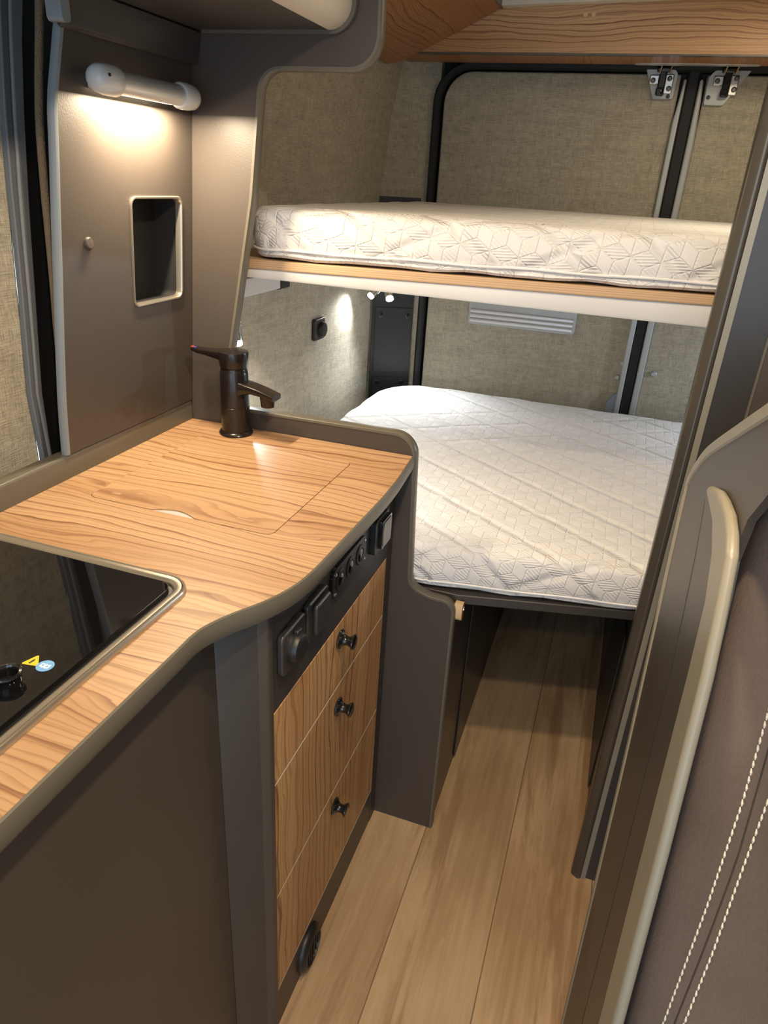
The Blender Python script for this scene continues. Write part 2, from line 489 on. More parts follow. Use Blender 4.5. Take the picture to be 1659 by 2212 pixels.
# sliding side door (left foreground) lined with linen; daylight shows at its rear edge
edge = [(.8270, .60), (.8270, .9099), (.8282, .9768), (.8297, 1.0513), (.8359, 1.1348), (.8395, 1.1879), (.8493, 1.2943), (.8591, 1.3821), (.8700, 1.46), (.885, 1.56), (.91, 1.72), (.92, ZC)]
dl = [(-1.3, .0), (.82, .0)] + edge + [(-1.3, ZC)]
tag(put('door_1', plate(dl, -.89, -.85, 'YZ'), M['linen_yz'], bevel=.003), 'sliding side door lined with pale linen fabric left of the kitchen', 'door', kind='structure')
def strip(pts_l, pts_r, x0, x1, name, m, label, cat, bev=.004):
    o = plate([tuple(p) for p in pts_l] + [tuple(p) for p in reversed(pts_r)], x0, x1, 'YZ')
    return tag(put(name, o, m, bevel=bev, seg=3), label, cat)
zz = [.70, .94, 1.03, 1.10, 1.18, 1.265, 1.32, 1.42, 1.50, 1.56, 1.68, ZC]
sl = [.838, .8235, .8200, .8265, .8345, .8415, .8455, .8560, .8680, .878, .90, .915]
sr = [.842, .833, .829, .8365, .8440, .8510, .8565, .8690, .8810, .892, .915, .93]
gr = [.850, .842, .8425, .8505, .8600, .8695, .8765, .8905, .9040, .918, .94, .955]
strip(list(zip(sl, zz)), list(zip(sr, zz)), -.848, -.838, 'door_seal', M['seal_slate'], 'narrow slate rubber seal down the edge of the sliding door', 'door seal')
strip(list(zip([a+.0012 for a in sr], zz)), list(zip([a-.0008 for a in gr], zz)), -.850, -.836, 'door_seal', M['seal_grey'], 'wide grey rubber bulb seal between slate seal and black gap', 'door seal')
tag(put('trim_4', plate([(.842, .70), (.85, 1.1), (.86, 1.2), (.89, 1.42), (.92, 1.56), (.95, ZC), (1.15, ZC), (1.15, .70)], -.87, -.858, 'YZ'), M['black_soft'], smooth=False), 'black door frame reveal behind the seals', 'door frame', kind='structure')
fz = [.935, .98, 1.03, 1.11, 1.20, 1.283, 1.3155, 1.418, 1.5466, 1.62, ZC]
fl = [.834, .838, .839, .8405, .848, .8535, .8555, .866, .893, .90, .92]
bm = bmesh.new(); tube(bm, curve_pts([(-.806, y+.0165, z) for y, z in zip(fl, fz)], 4), .0056, 10)
tag(put('felt_piping', bm2(bm), M['felt']), 'tan felt piping running down between black gap and blue-grey panel edge', 'piping')

# ------------------------------------------------------------------ kitchen splash panel on the side wall
def px(z):  # front plane of the panel
    return -.771 + (z-.942)*(.036/.52)
ez = [.948, 1.0, 1.041, 1.12, 1.20, 1.287, 1.36, 1.415, 1.44, 1.54, 1.5545]
ey = [.808, .8085, .810, .8155, .822, .8285, .8345, .838, .842, .868, .871]
panel = thing('splash_panel', 'tall taupe wall panel with lamp and phone niche behind the worktop', 'wall panel', (-.77, .98, .95))
nl = rrect(.980, 1.150, 1.116, 1.315, .013)
fnp = lambda a, b, d: (px(b)+d, a, b)
po = list(zip(ey, ez)) + [(1.149, 1.5545), (1.149, .948)]
put('panel', plate(po, -.012, 0, fn=fnp, holes=[nl]), M['taupe'], panel, bevel=.001)
def strip3(pts, N, prof): return swept(pts, N, prof)
put('edging', swept([(px(z)-.0055, y, z) for y, z in zip(ey, ez)], (1, 0, 0), [(-.001, -.0075), (.003, -.0065), (.0045, -.003), (.0045, .002), (.003, .0055), (-.001, .0062), (-.002, .0062), (-.002, -.0075)]), M['blue_grey'], panel)
nr = [(px(b), a, b) for a, b in nl]
put('niche_frame', swept(nr, (1, 0, 0), [(-.0015, -.009), (-.0015, .0018), (0, .0026), (.002, .0022), (.003, 0), (.0035, -.009)], closed=True), M['rim_metal'], panel)
bm = bmesh.new()
quadloop(bm, [[(px(b)+d, a, b) for a, b in rrect(.979, 1.149, 1.117, 1.316, .013)] for d in (-.004, -.055)], cap=False)
bm.faces.new([bm.verts.new((px(b)-.055, a, b)) for a, b in rrect(.979, 1.149, 1.117, 1.316, .013)])
put('niche_box', bm2(bm), M['black_soft'], panel)
tag(put('push_button', lathed([(.0085, -.002), (.0085, .0025), (.007, .0045), (0, .005)], (px(1.254), .881, 1.254), (1, 0, .07), 20), M['taupe']), 'small round taupe button on the wall panel', 'button')

# tube wall lamp
lamp = thing('wall_lamp', 'white tubular LED lamp glowing on the wall panel', 'lamp', (-.70, 1.0, 1.46))
LX, LZ = -.7045, 1.4595
capp = [(.0, -.018), (.008, -.0170), (.0135, -.0135), (.0170, -.007), (.0184, .003), (.0188, .014), (.0186, .026), (.0170, .0285), (0, .029)]
put('end_cap', lathed(capp, (LX, .890, LZ), (0, 1, 0), 32), M['grey_plastic'], lamp)
put('end_cap', lathed([(r, h) for r, h in capp], (LX, 1.094, LZ), (0, -1, 0), 32), M['grey_plastic'], lamp)
for y0 in (.900, 1.072):
    put('bracket', boxes(((px(1.46)-.002, y0, LZ-.010), (LX, y0+.012, LZ+.008))), M['grey_plastic'], lamp, bevel=.003)
bm = bmesh.new(); lathe(bm, [(0, .905), (.0145, .905), (.0145, 1.080), (0, 1.080)], (LX, 0, LZ), (0, 1, 0), 32)
put('tube', bm2(bm), M['alu'], lamp)
put('light_strip', boxes(((LX-.0125, .922, LZ-.0135), (LX-.0045, 1.062, LZ-.0095))), M['led_warm'], lamp)
put('screw', lathed([(.0022, 0), (.0022, .001), (0, .001)], (LX+.0165, .886, LZ+.004), (.9, -.35, .1), 10), M['black'], lamp)

# rail under the overhead locker
rail = thing('cover_rail', 'grey cover rail along the wall under the overhead locker', 'rail', (-.73, 1.0, 1.53))
rp = [(-.7300, 1.512), (-.7255, 1.508), (-.719, 1.512), (-.711, 1.5545), (-.7275, 1.5550)]
bm = bmesh.new(); quadloop(bm, [[(x, y, z) for x, z in rp] for y in (.848, 1.148)])
put('rail', bm2(bm), M['taupe_dark'], rail, bevel=.002)
put('end_cap', plate(rrect(.832, 1.512, .8475, 1.5545, .006), -.729, -.706, 'YZ'), M['blue_grey'], rail, bevel=.005, seg=3)

# overhead locker above the kitchen (its rounded cream front passes out of the picture)
lock = thing('overhead_locker', 'grey overhead locker with rounded cream front above the worktop', 'locker', (-.58, .5, 1.56))
ul = [(-.735, 1.556), (-.490, 1.556), (-.490, 1.563), (-.735, 1.80)]
bm = bmesh.new(); quadloop(bm, [[(x, y, z) for x, z in ul] for y in (-.30, 1.146)])
put('body', bm2(bm), M['taupe_dark'], lock)
R = .034
fr = [(-.490, 1.5555)] + [(-.488 + R*math.sin(a), 1.5555+R-R*math.cos(a)) for a in [PI/2*k/10 for k in range(11)]] + [(-.452, 1.797), (-.490, 1.797)]
bm = bmesh.new(); quadloop(bm, [[(x, y, z) for x, z in fr] for y in (-.30, 1.144)])
put('door', bm2(bm), M['cream'], lock)
gr_ = [(-.705, 1.1455, 1.5545), (-.485, 1.1455, 1.5535)] + [(-.486+(R+.002)*math.sin(a), 1.1455, 1.5555+R-(R+.002)*math.cos(a)) for a in [PI/2*k/10 for k in range(1, 11)]] + [(-.450, 1.1455, 1.79)]
put('gasket', swept(gr_, (0, -1, 0), [(-.003, -.003), (.003, -.003), (.003, .005), (-.003, .005)]), M['trim_dark'], lock)

# ------------------------------------------------------------------ left bulkhead panel between kitchen and beds
out = [(-.201, .0, 0), (-.206, .619, .030), (-.255, .621, 0), (-.300, .635, .050), (-.311, .947, .040), (-.704, .944, .012), (-.630, 1.32, .3), (-.608, 1.507, .036), (-.413, 1.507, .044), (-.413, ZC, 0)]
inner = rounded(out, 9)
bulk = thing('bulkhead_panel', 'grey bulkhead panel with stepped rounded outline beside the faucet', 'partition', (-.5, 1.16, 0), kind='thing')
body = inner + [(-.705, ZC), (-.765, 1.62), (-.800, 1.40), (-.812, 1.0), (-.812, .0)]
put('panel', plate(body, 1.150, 1.170, 'XZ'), M['taupe'], bulk)
tp = [(x, 1.160, z) for x, z in inner]
put('edge_trim', swept(tp, (0, -1, 0), [(-.0025, -.009), (-.003, 0), (-.0025, .009), (-.001, .0108), (.0035, .0110), (.0040, .0100), (.0035, -.011), (-.001, -.0112)]), M['trim'], bulk)

# ------------------------------------------------------------------ worktop
wt = thing('worktop', 'olive ash worktop with taupe edge band and curved front', 'worktop', (-.55, .7, .89))
fe = [(-.3135, 1.148), (-.311, 1.11), (-.306, 1.04), (-.304, .961), (-.305, .905), (-.307, .829), (-.309, .753), (-.311, .697), (-.3175, .655), (-.333, .614), (-.354, .577), (-.3665, .549), (-.3715, .525), (-.3715, .48), (-.372, .3), (-.372, -.25)]
fes = [p[:2] for p in curve_pts([(x, y, 0) for x, y in fe], 4)]
lid_o = rrect(-.7035, .7635, -.4005, 1.068, .012)
hob_hole = rrect(-.80, .0, -.436, .6, .02)
wo = [(-.781, -.25), (-.781, 1.148)] + fes
lid_hole = rrect(-.7045, .7625, -.3995, 1.0690, .0130)
put('top', plate(wo, .886, .910, holes=[lid_hole, rounded([(-.733, .603, .022), (-.432, .603, .022), (-.432, .082, .02), (-.733, .082, .02)], 6)]), M['wood_top'], wt, smooth=False)
put('edge_band', swept([(x, y, .897) for x, y in fes], (0, 0, 1), [(-.0005, .0125), (.0005, .0134), (.0030, .0125), (.0050, .007), (.0056, -.001), (.0050, -.008), (.0030, -.0125), (-.001, -.013)]), M['trim'], wt)
put('upstand', plate(rrect(.905, -.25, .945, 1.146, .004)if 0 else [(-.797, .900), (-.797, .945), (-.7945, .948), (-.7745, .948), (-.772, .945), (-.772, .900)], -.25, 1.1485, 'XZ'), M['trim'], wt, bevel=.0015)
lid = thing('sink_lid', 'flush wooden sink lid in the worktop with silver finger pull', 'sink lid', (-.55, .91, .89))
# finger notch in the near edge
def notch(x0, x1, y0, depth, n=10):
    return [(x0 + (x1-x0)*k/n, y0 + depth*math.sin(PI*k/n)) for k in range(n+1)]
nt = notch(-.596, -.520, .7635, .013)
lo = []
base = rrect(-.7035, .7635, -.4005, 1.068, .012)
# insert the notch on the bottom (near) side
ins = False
for i, p in enumerate(base):
    lo.append(p); q = base[(i+1) % len(base)]
    if not ins and abs(p[1]-.7635) < 1e-5 and abs(q[1]-.7635) < 1e-5 and p[0] < -.65 < q[0]:
        lo += nt; ins = True
put('lid', plate(lo, .893, .9105), M['wood_lid'], lid, smooth=False)
put('finger_pull', plate([(x, y - .0012) for x, y in notch(-.599, -.517, .7635, .0155)], .902, .9085), M['alu'], lid)
put('gap_seal', plate(rrect(-.7034, .7636, -.4006, 1.0679, .0119), .8862, .8925), M['trim_dark'], lid, smooth=False)

# hob
hob = thing('hob', 'black glass hob with metal rim set in the worktop', 'hob', (-.58, .36, .91))
ho = rounded([(-.735, .605, .024), (-.430, .605, .026), (-.430, .08, .024), (-.735, .08, .024)], 8)
put('rim', swept([(x, y, .910) for x, y in ho], (0, 0, 1), [(-.006, 0), (-.006, .0018), (-.0035, .0050), (.000, .0062), (.004, .0062), (.0050, .0048), (.0056, .0030), (.0058, .0056), (.0075, .0062), (.009, .004), (.0095, 0)][::1], closed=True), M['rim_metal'], hob)
put('glass', plate(rounded([(-.727, .596, .018), (-.4405, .596, .018), (-.4405, .09, .018), (-.727, .09, .018)], 8), .9108, .9165), M['glass'], hob, bevel=.001)
put('well', plate(rounded([(-.733, .603, .022), (-.433, .603, .022), (-.433, .085, .02), (-.733, .085, .02)], 8), .890, .9105), M['black'], hob)
kn = (-.479, .386, .9165)
put('control_ring', lathed([(.0085, .0), (.011, .0), (.0115, .004), (.0118, .007), (.0135, .009), (.0140, .0105), (.0130, .012), (.0110, .0125), (.0098, .011), (.0090, .006), (.0085, .001)], kn, (0, 0, 1), 32), M['black_gloss'], hob)
def tri(c, r, rot): return rounded([(c[0]+r*math.cos(rot+2*PI*k/3), c[1]+r*math.sin(rot+2*PI*k/3), r*.12) for k in range(3)], 3)
wc = (-.4795, .4195)
st = put('warning_sticker', plate(tri((-.4815, .4185), .0108, math.radians(100)), .9165, .9168), M['yellow'], hob)
put('flame_mark', plate([(-.4835, .4150), (-.4815, .4150), (-.4805, .4200), (-.4818, .4230), (-.4830, .4205)], .9168, .91695), M['dark_print'], st)
sb = put('info_sticker', lathed([(0, 0), (.0085, 0), (.0085, .0004), (0, .0004)], (-.4655, .4175, .9167), (0, 0, 1), 28), M['blue'], hob)
put('book_mark', plate([(-.4705, .4150), (-.4665, .4138), (-.4655, .4150), (-.4640, .4138), (-.4605, .4150), (-.4605, .4205), (-.4640, .4195), (-.4655, .4207), (-.4665, .4195), (-.4705, .4205)], .9171, .9173, holes=[[(-.4692, .4163), (-.4669, .4157), (-.4669, .4185), (-.4692, .4192)], [(-.4641, .4157), (-.4619, .4163), (-.4619, .4192), (-.4641, .4185)]]), M['white_print'], sb)

# faucet
fa = thing('faucet', 'black bronze single lever faucet at the far end of the worktop', 'faucet', (-.653, 1.112, .91))
FX, FY = -.6535, 1.112
put('base_ring', lathed([(.026, 0), (.0315, 0), (.0318, .003), (.0295, .0065), (.0275, .0075), (0, .0075)], (FX, FY, .9102), (0, 0, 1), 36), M['bronze'], fa)
bm = bmesh.new(); lathe(bm, [(0, 0), (.0265, 0), (.0268, .050), (.0263, .0505), (.0263, .0515), (.0267, .052), (.0258, .112), (.0245, .118), (.0238, .1195), (.0238, .1225), (0, .1225)], (FX, FY, .914), (0, 0, 1), 36)
put('body', bm2(bm), M['bronze'], fa)
bm = bmesh.new(); lathe(bm, [(0, .122), (.0225, .122), (.0225, .1245), (.0250, .1255), (.0262, .135), (.0275, .150), (.0268, .1535), (0, .1560)], (FX, FY, .912), (0, 0, 1), 36)
hd = bm2(bm)
put('head', hd, M['bronze'], fa)
def seccs(cs):
    """cs: list of (x, y, z, halfwidth, up, down) sections across y"""
    rings = []
    for x, y, z, w, u, d in cs:
        r = []
        for k in range(16):
            a = 2*PI*k/16; c, s_ = math.cos(a), math.sin(a)
            sx = math.copysign(abs(c)**.45, c); sy = math.copysign(abs(s_)**.45, s_)
            r.append((x, y + w*sx, z + (u if s_ > 0 else d)*sy))
        rings.append(r)
    return rings
bm = bmesh.new()
loft(bm, seccs([(FX+.010, FY, 1.0595, .0220, .006, .014), (FX-.012, FY, 1.0605, .0215, .0055, .013), (FX-.030, FY, 1.0600, .0180, .005, .010), (FX-.052, FY-.001, 1.0595, .0135, .0045, .006), (FX-.072, FY-.001, 1.0600, .0110, .004, .0050), (FX-.083, FY-.001, 1.0620, .0085, .003, .0040)]))
lev = put('lever', bm2(bm), M['bronze'], fa)
put('hot_mark', boxes(((FX-.0845, FY-.006, 1.0632), (FX-.0795, FY-.0005, 1.0658))), M['red_print'], lev, bevel=.0006)
put('cold_mark', boxes(((FX-.0795, FY-.006, 1.0628), (FX-.0745, FY-.0005, 1.0652))), M['blue_print'], lev, bevel=.0006)
bm = bmesh.new()
loft(bm, seccs([(FX+.006, FY, 1.002, .0195, .014, .022), (FX+.022, FY-.002, 1.003, .0190, .011, .014), (FX+.042, FY-.004, 1.004, .0182, .007, .009), (FX+.062, FY-.006, 1.001, .0178, .006, .0075), (FX+.080, FY-.008, .9965, .0175, .006, .0070), (FX+.0905, FY-.009, .9945, .0170, .005, .0060)]))
put('spout', bm2(bm), M['bronze'], fa)
put('aerator', lathed([(0, 0), (.0122, 0), (.0128, .004), (.0145, .020), (0, .020)], (FX+.072, FY-.008, .9745), (0, 0, 1), 28), M['bronze'], fa)

# ------------------------------------------------------------------ kitchen cabinet
cab = thing('kitchen_cabinet', 'dark taupe kitchen base cabinet with three olive ash drawers', 'cabinet', (-.55, .6, 0))
ZT = .8855
KX = -.3400
put('front_panel', boxes(((-.41, -.25, 0), (-.388, .590, ZT))), M['taupe'], cab, bevel=.001)
put('angled_panel', plate([(-.402, .590), (-.3875, .5905), (-.3475, .626), (-.3475, .640), (-.402, .640)], 0, ZT), M['taupe_dark'], cab, bevel=.001)
put('corner_post', plate(rounded([(-.360, .624, 0), (-.3475, .624, .004), (-.3365, .632, .006), (-.3365, .6425, .002), (-.360, .6425, 0)], 4), 0, ZT), M['taupe'], cab)
put('switch_panel', boxes(((-.365, .6425, .7095), (KX, 1.1485, ZT))), M['taupe_dark'], cab, bevel=.001)
put('side_post', boxes(((-.365, 1.1145, .0), (KX, 1.1490, .709))), M['taupe_dark'], cab, bevel=.001)
put('plinth', boxes(((-.365, .6425, .0), (KX-.001, 1.114, .1030))), M['taupe'], cab, bevel=.001)
put('carcass', boxes(((-.78, .645, .02), (-.36, 1.148, .70)),), M['taupe_dark'], cab, smooth=False)
kprof = [(0, 0), (.0165, 0), (.0170, .0015), (.0160, .0035), (.0135, .0045), (.0115, .0060), (.0092, .0090), (.0080, .0130), (.0082, .0165), (.0100, .0200), (.0128, .0225), (.0135, .0240), (.0128, .0256), (.0100, .0268), (0, .0270)]
kme = lathed(kprof, (0, 0, 0), (1, 0, 0), 28)
for z0, z1, kz, wh in ((.5815, .7090, .676, 'top drawer'), (.3415, .5785, .534, 'middle drawer'), (.1065, .3385, .294, 'bottom drawer')):
    d = put('drawer', boxes(((KX-.019, .6440, z0), (KX+.0005, 1.1135, z1))), WF[0], cab, bevel=.0008)
    d['label'] = 'olive ash ' + wh
    if kz < .6: put('edge_band', boxes(((KX-.018, .6440, z1-.0002), (KX+.0004, 1.1135, z1+.0012))), M['cream'], d)
    k = put('knob', kme.copy(), M['black_gloss'], d); k.location = (KX+.0005, .882, kz)
put('edge_band', boxes(((KX-.018, .6440, .1035), (KX+.0004, 1.1135, .1050))), M['cream'], cab)

# sockets and switches on the panel under the worktop
def plate_thing(name, label, cat, yc, zc, w, h, t=.009, r=.008, group=None, m='socket'):
    o = thing(name, label, cat, (KX, yc, zc), group)
    put('frame', plate(rrect(yc-w/2, zc-h/2, yc+w/2, zc+h/2, r), KX+.0001, KX+t, 'YZ'), M[m], o, bevel=.003, seg=3)
    return o
o = plate_thing('power_socket', 'charcoal square socket with raised round cap nearest the corner post', 'socket', .692, .796, .070, .064, .010)
put('round_cap', lathed([(0, 0), (.0215, 0), (.0215, .004), (.0195, .0065), (.0185, .011), (.0160, .0125), (0, .0128)], (KX+.010, .690, .795), (1, 0, 0), 32), M['black'], o)
put('cap_tab', boxes(((KX+.010, .686, .814), (KX+.018, .698, .822))), M['black'], o, bevel=.002)
o = plate_thing('power_socket', 'charcoal square socket with flat hinged cover, second from corner post', 'socket', .770, .797, .070, .064, .010)
put('hinged_cover', plate(rrect(.748, .773, .797, .823, .006), KX+.010, KX+.018, 'YZ'), M['socket'], o, bevel=.003, seg=3)
o = plate_thing('socket_strip', 'black oblong socket strip with three round outlets and corner screws', 'socket strip', .9035, .8035, .142, .052, .006, .014, m='black')
for yy in (.860, .902, .945):
    oo = put('outlet', lathed([(.0175, 0), (.0175, .0012), (.0165, .002), (.0125, .002), (.0120, .0005), (0, .0005)], (KX+.006, yy, .8035), (1, 0, 0), 28), M['black'], o)
    put('outlet_cap', lathed([(0, 0), (.0105, 0), (.0105, .0016), (.008, .0026), (0, .003)], (KX+.0062, yy, .8035), (1, 0, 0), 20), M['black_gloss'], oo)
for yy in (.841, .966):
    for z_ in (.786, .821):
        put('screw', lathed([(.003, 0), (.003, .001), (.0018, .002), (0, .002)], (KX+.006, yy, z_), (1, 0, 0), 10), M['chrome'], o)
o = plate_thing('light_switch', 'black light switch with pale grey rocker nearest the bulkhead panel', 'switch', 1.046, .799, .070, .066, .010, m='black')
put('rocker', plate(rrect(1.029, .772, 1.079, .826, .005), KX+.010, KX+.0165, 'YZ'), M['black_gloss'], o, bevel=.0025, seg=3)
put('rocker_face', plate(rrect(1.034, .776, 1.075, .822, .005), KX+.0165, KX+.0180, 'YZ'), M['rocker'], o, bevel=.001)

# warm air outlet in the plinth
ao = thing('air_outlet', 'round black warm air outlet in the cabinet plinth by the floor', 'air vent', (KX, .765, .05))
VC = (KX-.001, .768, .0445)
put('ring', lathed([(.026, 0), (.0435, 0), (.0440, .004), (.0415, .009), (.0345, .014), (.0310, .0145), (.0300, .012), (.0290, .003), (.026, .001)], VC, (1, 0, 0), 36), M['black'], ao)
put('disc', lathed([(0, 0), (.030, 0), (.030, .002), (0, .002)], VC, (1, 0, 0), 28), M['black_soft'], ao)
bm = bmesh.new()
for k in range(-3, 4):
    hgt = math.sqrt(max(.0298**2 - (k*.0082)**2, 0))
    box(bm, (VC[0]+.002, VC[1]+k*.0082-.0012, VC[2]-hgt), (VC[0]+.0125, VC[1]+k*.0082+.0012, VC[2]+hgt))
put('slats', bm2(bm), M['black'], ao)

# ------------------------------------------------------------------ beds
def mattress(name, poly, z0, z1, r, label, amp=.003):
    P = [Vector(p) for p in rounded(poly, 8)]
    # resample the outline
    Q = []
    for i in range(len(P)):
        a, b = P[i], P[(i+1) % len(P)]; n = max(1, int((b-a).length/.03))
        Q += [a.lerp(b, k/n) for k in range(n)]
    n = len(Q)
    area = sum(Q[i].cross(Q[(i+1) % n]) for i in range(n))
    if area < 0: Q.reverse()
    nor = []
    for i in range(n):
        t = (Q[(i+1) % n]-Q[i-1]).normalized(); nor.append(Vector((t.y, -t.x)))
    prof = [(.020, 0), (.006, .002), (.0, .008), (-.001, .014), (.001, .022), (-.004, .035)]
    H = z1-z0
    prof = [(.022, .0), (.008, .001), (.002, .006), (.003, .014), (-.002, .022), (-.006, H*.45), (-.003, H-r)]
    for k in range(1, 7):
        a = PI/2*k/6; prof.append((-.003 + r*(1-math.cos(a))*1.3, H - r + r*math.sin(a)))
    prof += [(r*1.9, H+.001)]
    rnd = random.Random(len(poly)*7)
    ph = [rnd.random()*6 for _ in range(8)]
    rings = []; uvs = {}
    bm = bmesh.new(); uvl = bm.loops.layers.uv.new('UVMap')
    vs = []
    for ins, h in prof:
        row = []; s = 0
        for i in range(n):
            s += (Q[i]-Q[i-1]).length
            wv = amp*(math.sin(s*33+ph[0]) + .6*math.sin(s*57+ph[1]))
            top = h/H
            off = ins + amp*.7*math.sin(s*41+ph[2]+h*30)*(1 if .15 < top < .95 else .3)
            p = Q[i] - nor[i]*off
            zz_ = z0 + h + (wv*.45 if top < .3 else wv*.35*min(1, top))
            v = bm.verts.new((p.x, p.y, zz_))
            e = Q[i] + nor[i]*max(0.0, (H - h)) - nor[i]*max(0, ins)
            uvs[v] = (e.x, e.y)
            row.append(v)
        vs.append(row)
    for a, b in zip(vs, vs[1:]):
        for j in range(n):
            k = (j+1) % n; bm.faces.new((a[j], a[k], b[k], b[j]))
    bm.faces.new(list(reversed(vs[0]))); bm.faces.new(vs[-1])
    for f in bm.faces:
        for lp in f.loops: lp[uvl].uv = uvs[lp.vert]
    me = bpy.data.meshes.new(name); bm.to_mesh(me); bm.free()
    o = put(name, me, M['quilt']); tag(o, label, 'mattress')
    path = [(q.x + nn.x*.0025, q.y + nn.y*.0025, z0 + .0165 + amp*.35*math.sin(i*.9)) for i, (q, nn) in enumerate(zip(Q, nor))]
    path.append(path[0])
    bm = bmesh.new(); tube(bm, path, .0022, 6)
    put('piping', bm2(bm), M['piping'], o)
    return o
mattress('mattress', [(-.735, 1.178, .08), (-.27, 1.178, .1), (.14, 1.255, 0), (.30, 1.29, .1), (.95, 1.45, .08), (.95, 2.325, .10), (-.735, 2.325, .17)], .626, .722, .020, 'white quilted mattress of the lower bed, lit from two sides')
bunkline = lambda x: 1.220 + (x+.70)*.155
mattress('mattress', [(-.700, bunkline(-.70), .075), (.17, bunkline(.17), 0), (.95, 1.49, .08), (.95, 2.30, .08), (-.700, 2.30, .08)], 1.216, 1.304, .019, 'thick white quilted mattress of the upper bunk, close under the lockers')

bunk = thing('bunk_bed', 'plywood upper bunk with pale metal front rail spanning the van', 'bunk bed', (0, 1.7, 1.17))
def bl(x, d=0): return (x, bunkline(x)+d)
bo = [bl(-.690), bl(-.3), bl(0, -.002), bl(.17), (.95, 1.48), (.95, 2.33), (-.775, 2.33), (-.775, bunkline(-.69)+.02), ]
put('plywood_board', plate(bo, 1.196, 1.2125), M['ply'], bunk, bevel=.002)
# front fascia (deepens to the right where its lower edge sweeps down)
xs = [-.690, -.45, -.2, 0, .17, .5]
bm = bmesh.new()
rings = []
for x in xs:
    y = bunkline(x)+.004; zb = 1.180 - max(0, (x+.69))*.026
    rings.append([(x, y, 1.1955), (x, y, zb+.004), (x, y+.003, zb), (x, y+.020, zb), (x, y+.020, 1.1955)])
quadloop(bm, rings)
put('front_rail', bm2(bm), M['white_alu'], bunk)
put('end_rail', boxes(((wallx(1.13)+.001, 1.24, 1.112), (-.785, 1.565, 1.150))), M['white_alu'], bunk, bevel=.002)
put('end_bracket', boxes(((wallx(1.13)+.001, 1.566, 1.108), (-.79, 1.628, 1.150))), M['black'], bunk, bevel=.002)
bm = bmesh.new()
for y in (1.6, 2.0): box(bm, (-.77, y, 1.172), (.94, y+.03, 1.1955))
put('slat', bm2(bm), M['white_alu'], bunk)
put('back_rail', boxes(((-.77, 2.30, 1.15), (.94, 2.325, 1.1955))), M['white_alu'], bunk)

bed = thing('bed_base', 'dark lower bed platform over open storage under the bed', 'bed base', (0, 1.7, 0))
put('platform', plate([(-.205, 1.178), (.14, 1.262), (.30, 1.305), (.96, 1.34), (.96, 2.34), (-.80, 2.34), (-.80, 1.178)], .603, .6235), M['taupe_dark'], bed, bevel=.002)
put('side_board', boxes(((-.222, 1.174, 0), (-.204, 2.34, .602))), M['socket'], bed, bevel=.001)  # charcoal colour stands in for the shade under the bed
put('side_board', boxes(((.142, 1.345, 0), (.160, 2.34, .602))), M['socket'], bed, bevel=.001)  # same dark colour, under-bed shade put into the board
put('flap_door', plate(rrect(1.375, .012, 1.80, .585, .012), -.2035, -.1995, 'YZ'), M['socket'], bed, bevel=.001)
put('flap_door', plate(rrect(1.40, .012, 1.80, .47, .02), .1375, .1415, 'YZ'), M['taupe_dark'], bed, bevel=.002)
put('back_board', boxes(((-.205, 2.33, 0), (.142, 2.345, .602))), M['black_soft'], bed)
# leather pull on the flap
lp_ = thing('leather_pull', 'tan leather strap pull with chrome rivet under the lower bed', 'strap', (-.19, 1.19, .59))
prof = []
o1, i1 = [], []
for k in range(13):
    a = -PI*k/12
    o1.append((1.166 + .012*0 , 0))
def strap_sec():
    # folded strap in the Y-Z plane, loop at the bottom
    pts = [(1.178, .612)]
    for k in range(9):
        a = PI*k/8
        pts.append((1.1695+.0085*math.cos(a), .584-.011*math.sin(a)))
    pts += [(1.160, .600), (1.163, .612)]
    return pts
bm = bmesh.new(); sp_ = strap_sec()
quadloop(bm, [[(x, y, z) for y, z in sp_] for x in (-.2075, -.1905)])
s0 = put('strap', bm2(bm), M['leather'], lp_, bevel=.001)
put('cut_edge', plate([(y, z) for y, z in sp_], -.1905, -.1898, 'YZ'), M['leather_edge'], lp_)
put('rivet', lathed([(0, 0), (.005, 0), (.0045, .002), (.002, .0035), (0, .0038)], (-.1898, 1.170, .600), (1, 0, 0), 18), M['chrome'], lp_)

# ------------------------------------------------------------------ fittings on the wall by the bed
so = thing('wall_socket', 'small black socket with round cap on the linen wall between the beds', 'socket', (-.822, 1.872, .963))
wx = wallx(.963)
put('frame', plate(rrect(1.838, .933, 1.906, .994, .008), wx-.001, wx+.012, 'YZ'), M['socket'], so, bevel=.003, seg=3)
put('round_cap', lathed([(0, 0), (.022, 0), (.022, .005), (.019, .012), (0, .013)], (wx+.012, 1.876, .962), (1, 0, 0), 28), M['black'], so)

pc = thing('pillar_cover', 'tall black plastic cover with screws in the rear corner', 'pillar cover', (-.76, 2.35, .8))
def pcx(t, d=0):   # along the facet from the side wall to the rear frame
    a = Vector((wallx(.9)+.006, 2.330)); b = Vector((-.690, 2.389)); p = a.lerp(b, t); nn = Vector((b-a)); nn = Vector((nn.y, -nn.x)).normalized()
    return p + nn*d
pcf = lambda a, b, d: (pcx(a, d).x, pcx(a, d).y, b)
put('cover', plate(rrect(.0, .50, 1.0, 1.313, .01), .0005, .008, fn=pcf), M['black'], pc, bevel=.002)
put('raised_panel', plate(rounded([(.08, .745, .02), (.96, .745, .01), (.96, .965, .01), (.08, .965, .02)]), .008, .012, fn=pcf), M['black'], pc, bevel=.002)
put('raised_panel', plate(rounded([(.08, .52, .02), (.96, .52, .01), (.96, .724, .01), (.08, .724, .02)]), .008, .012, fn=pcf), M['black'], pc, bevel=.002)
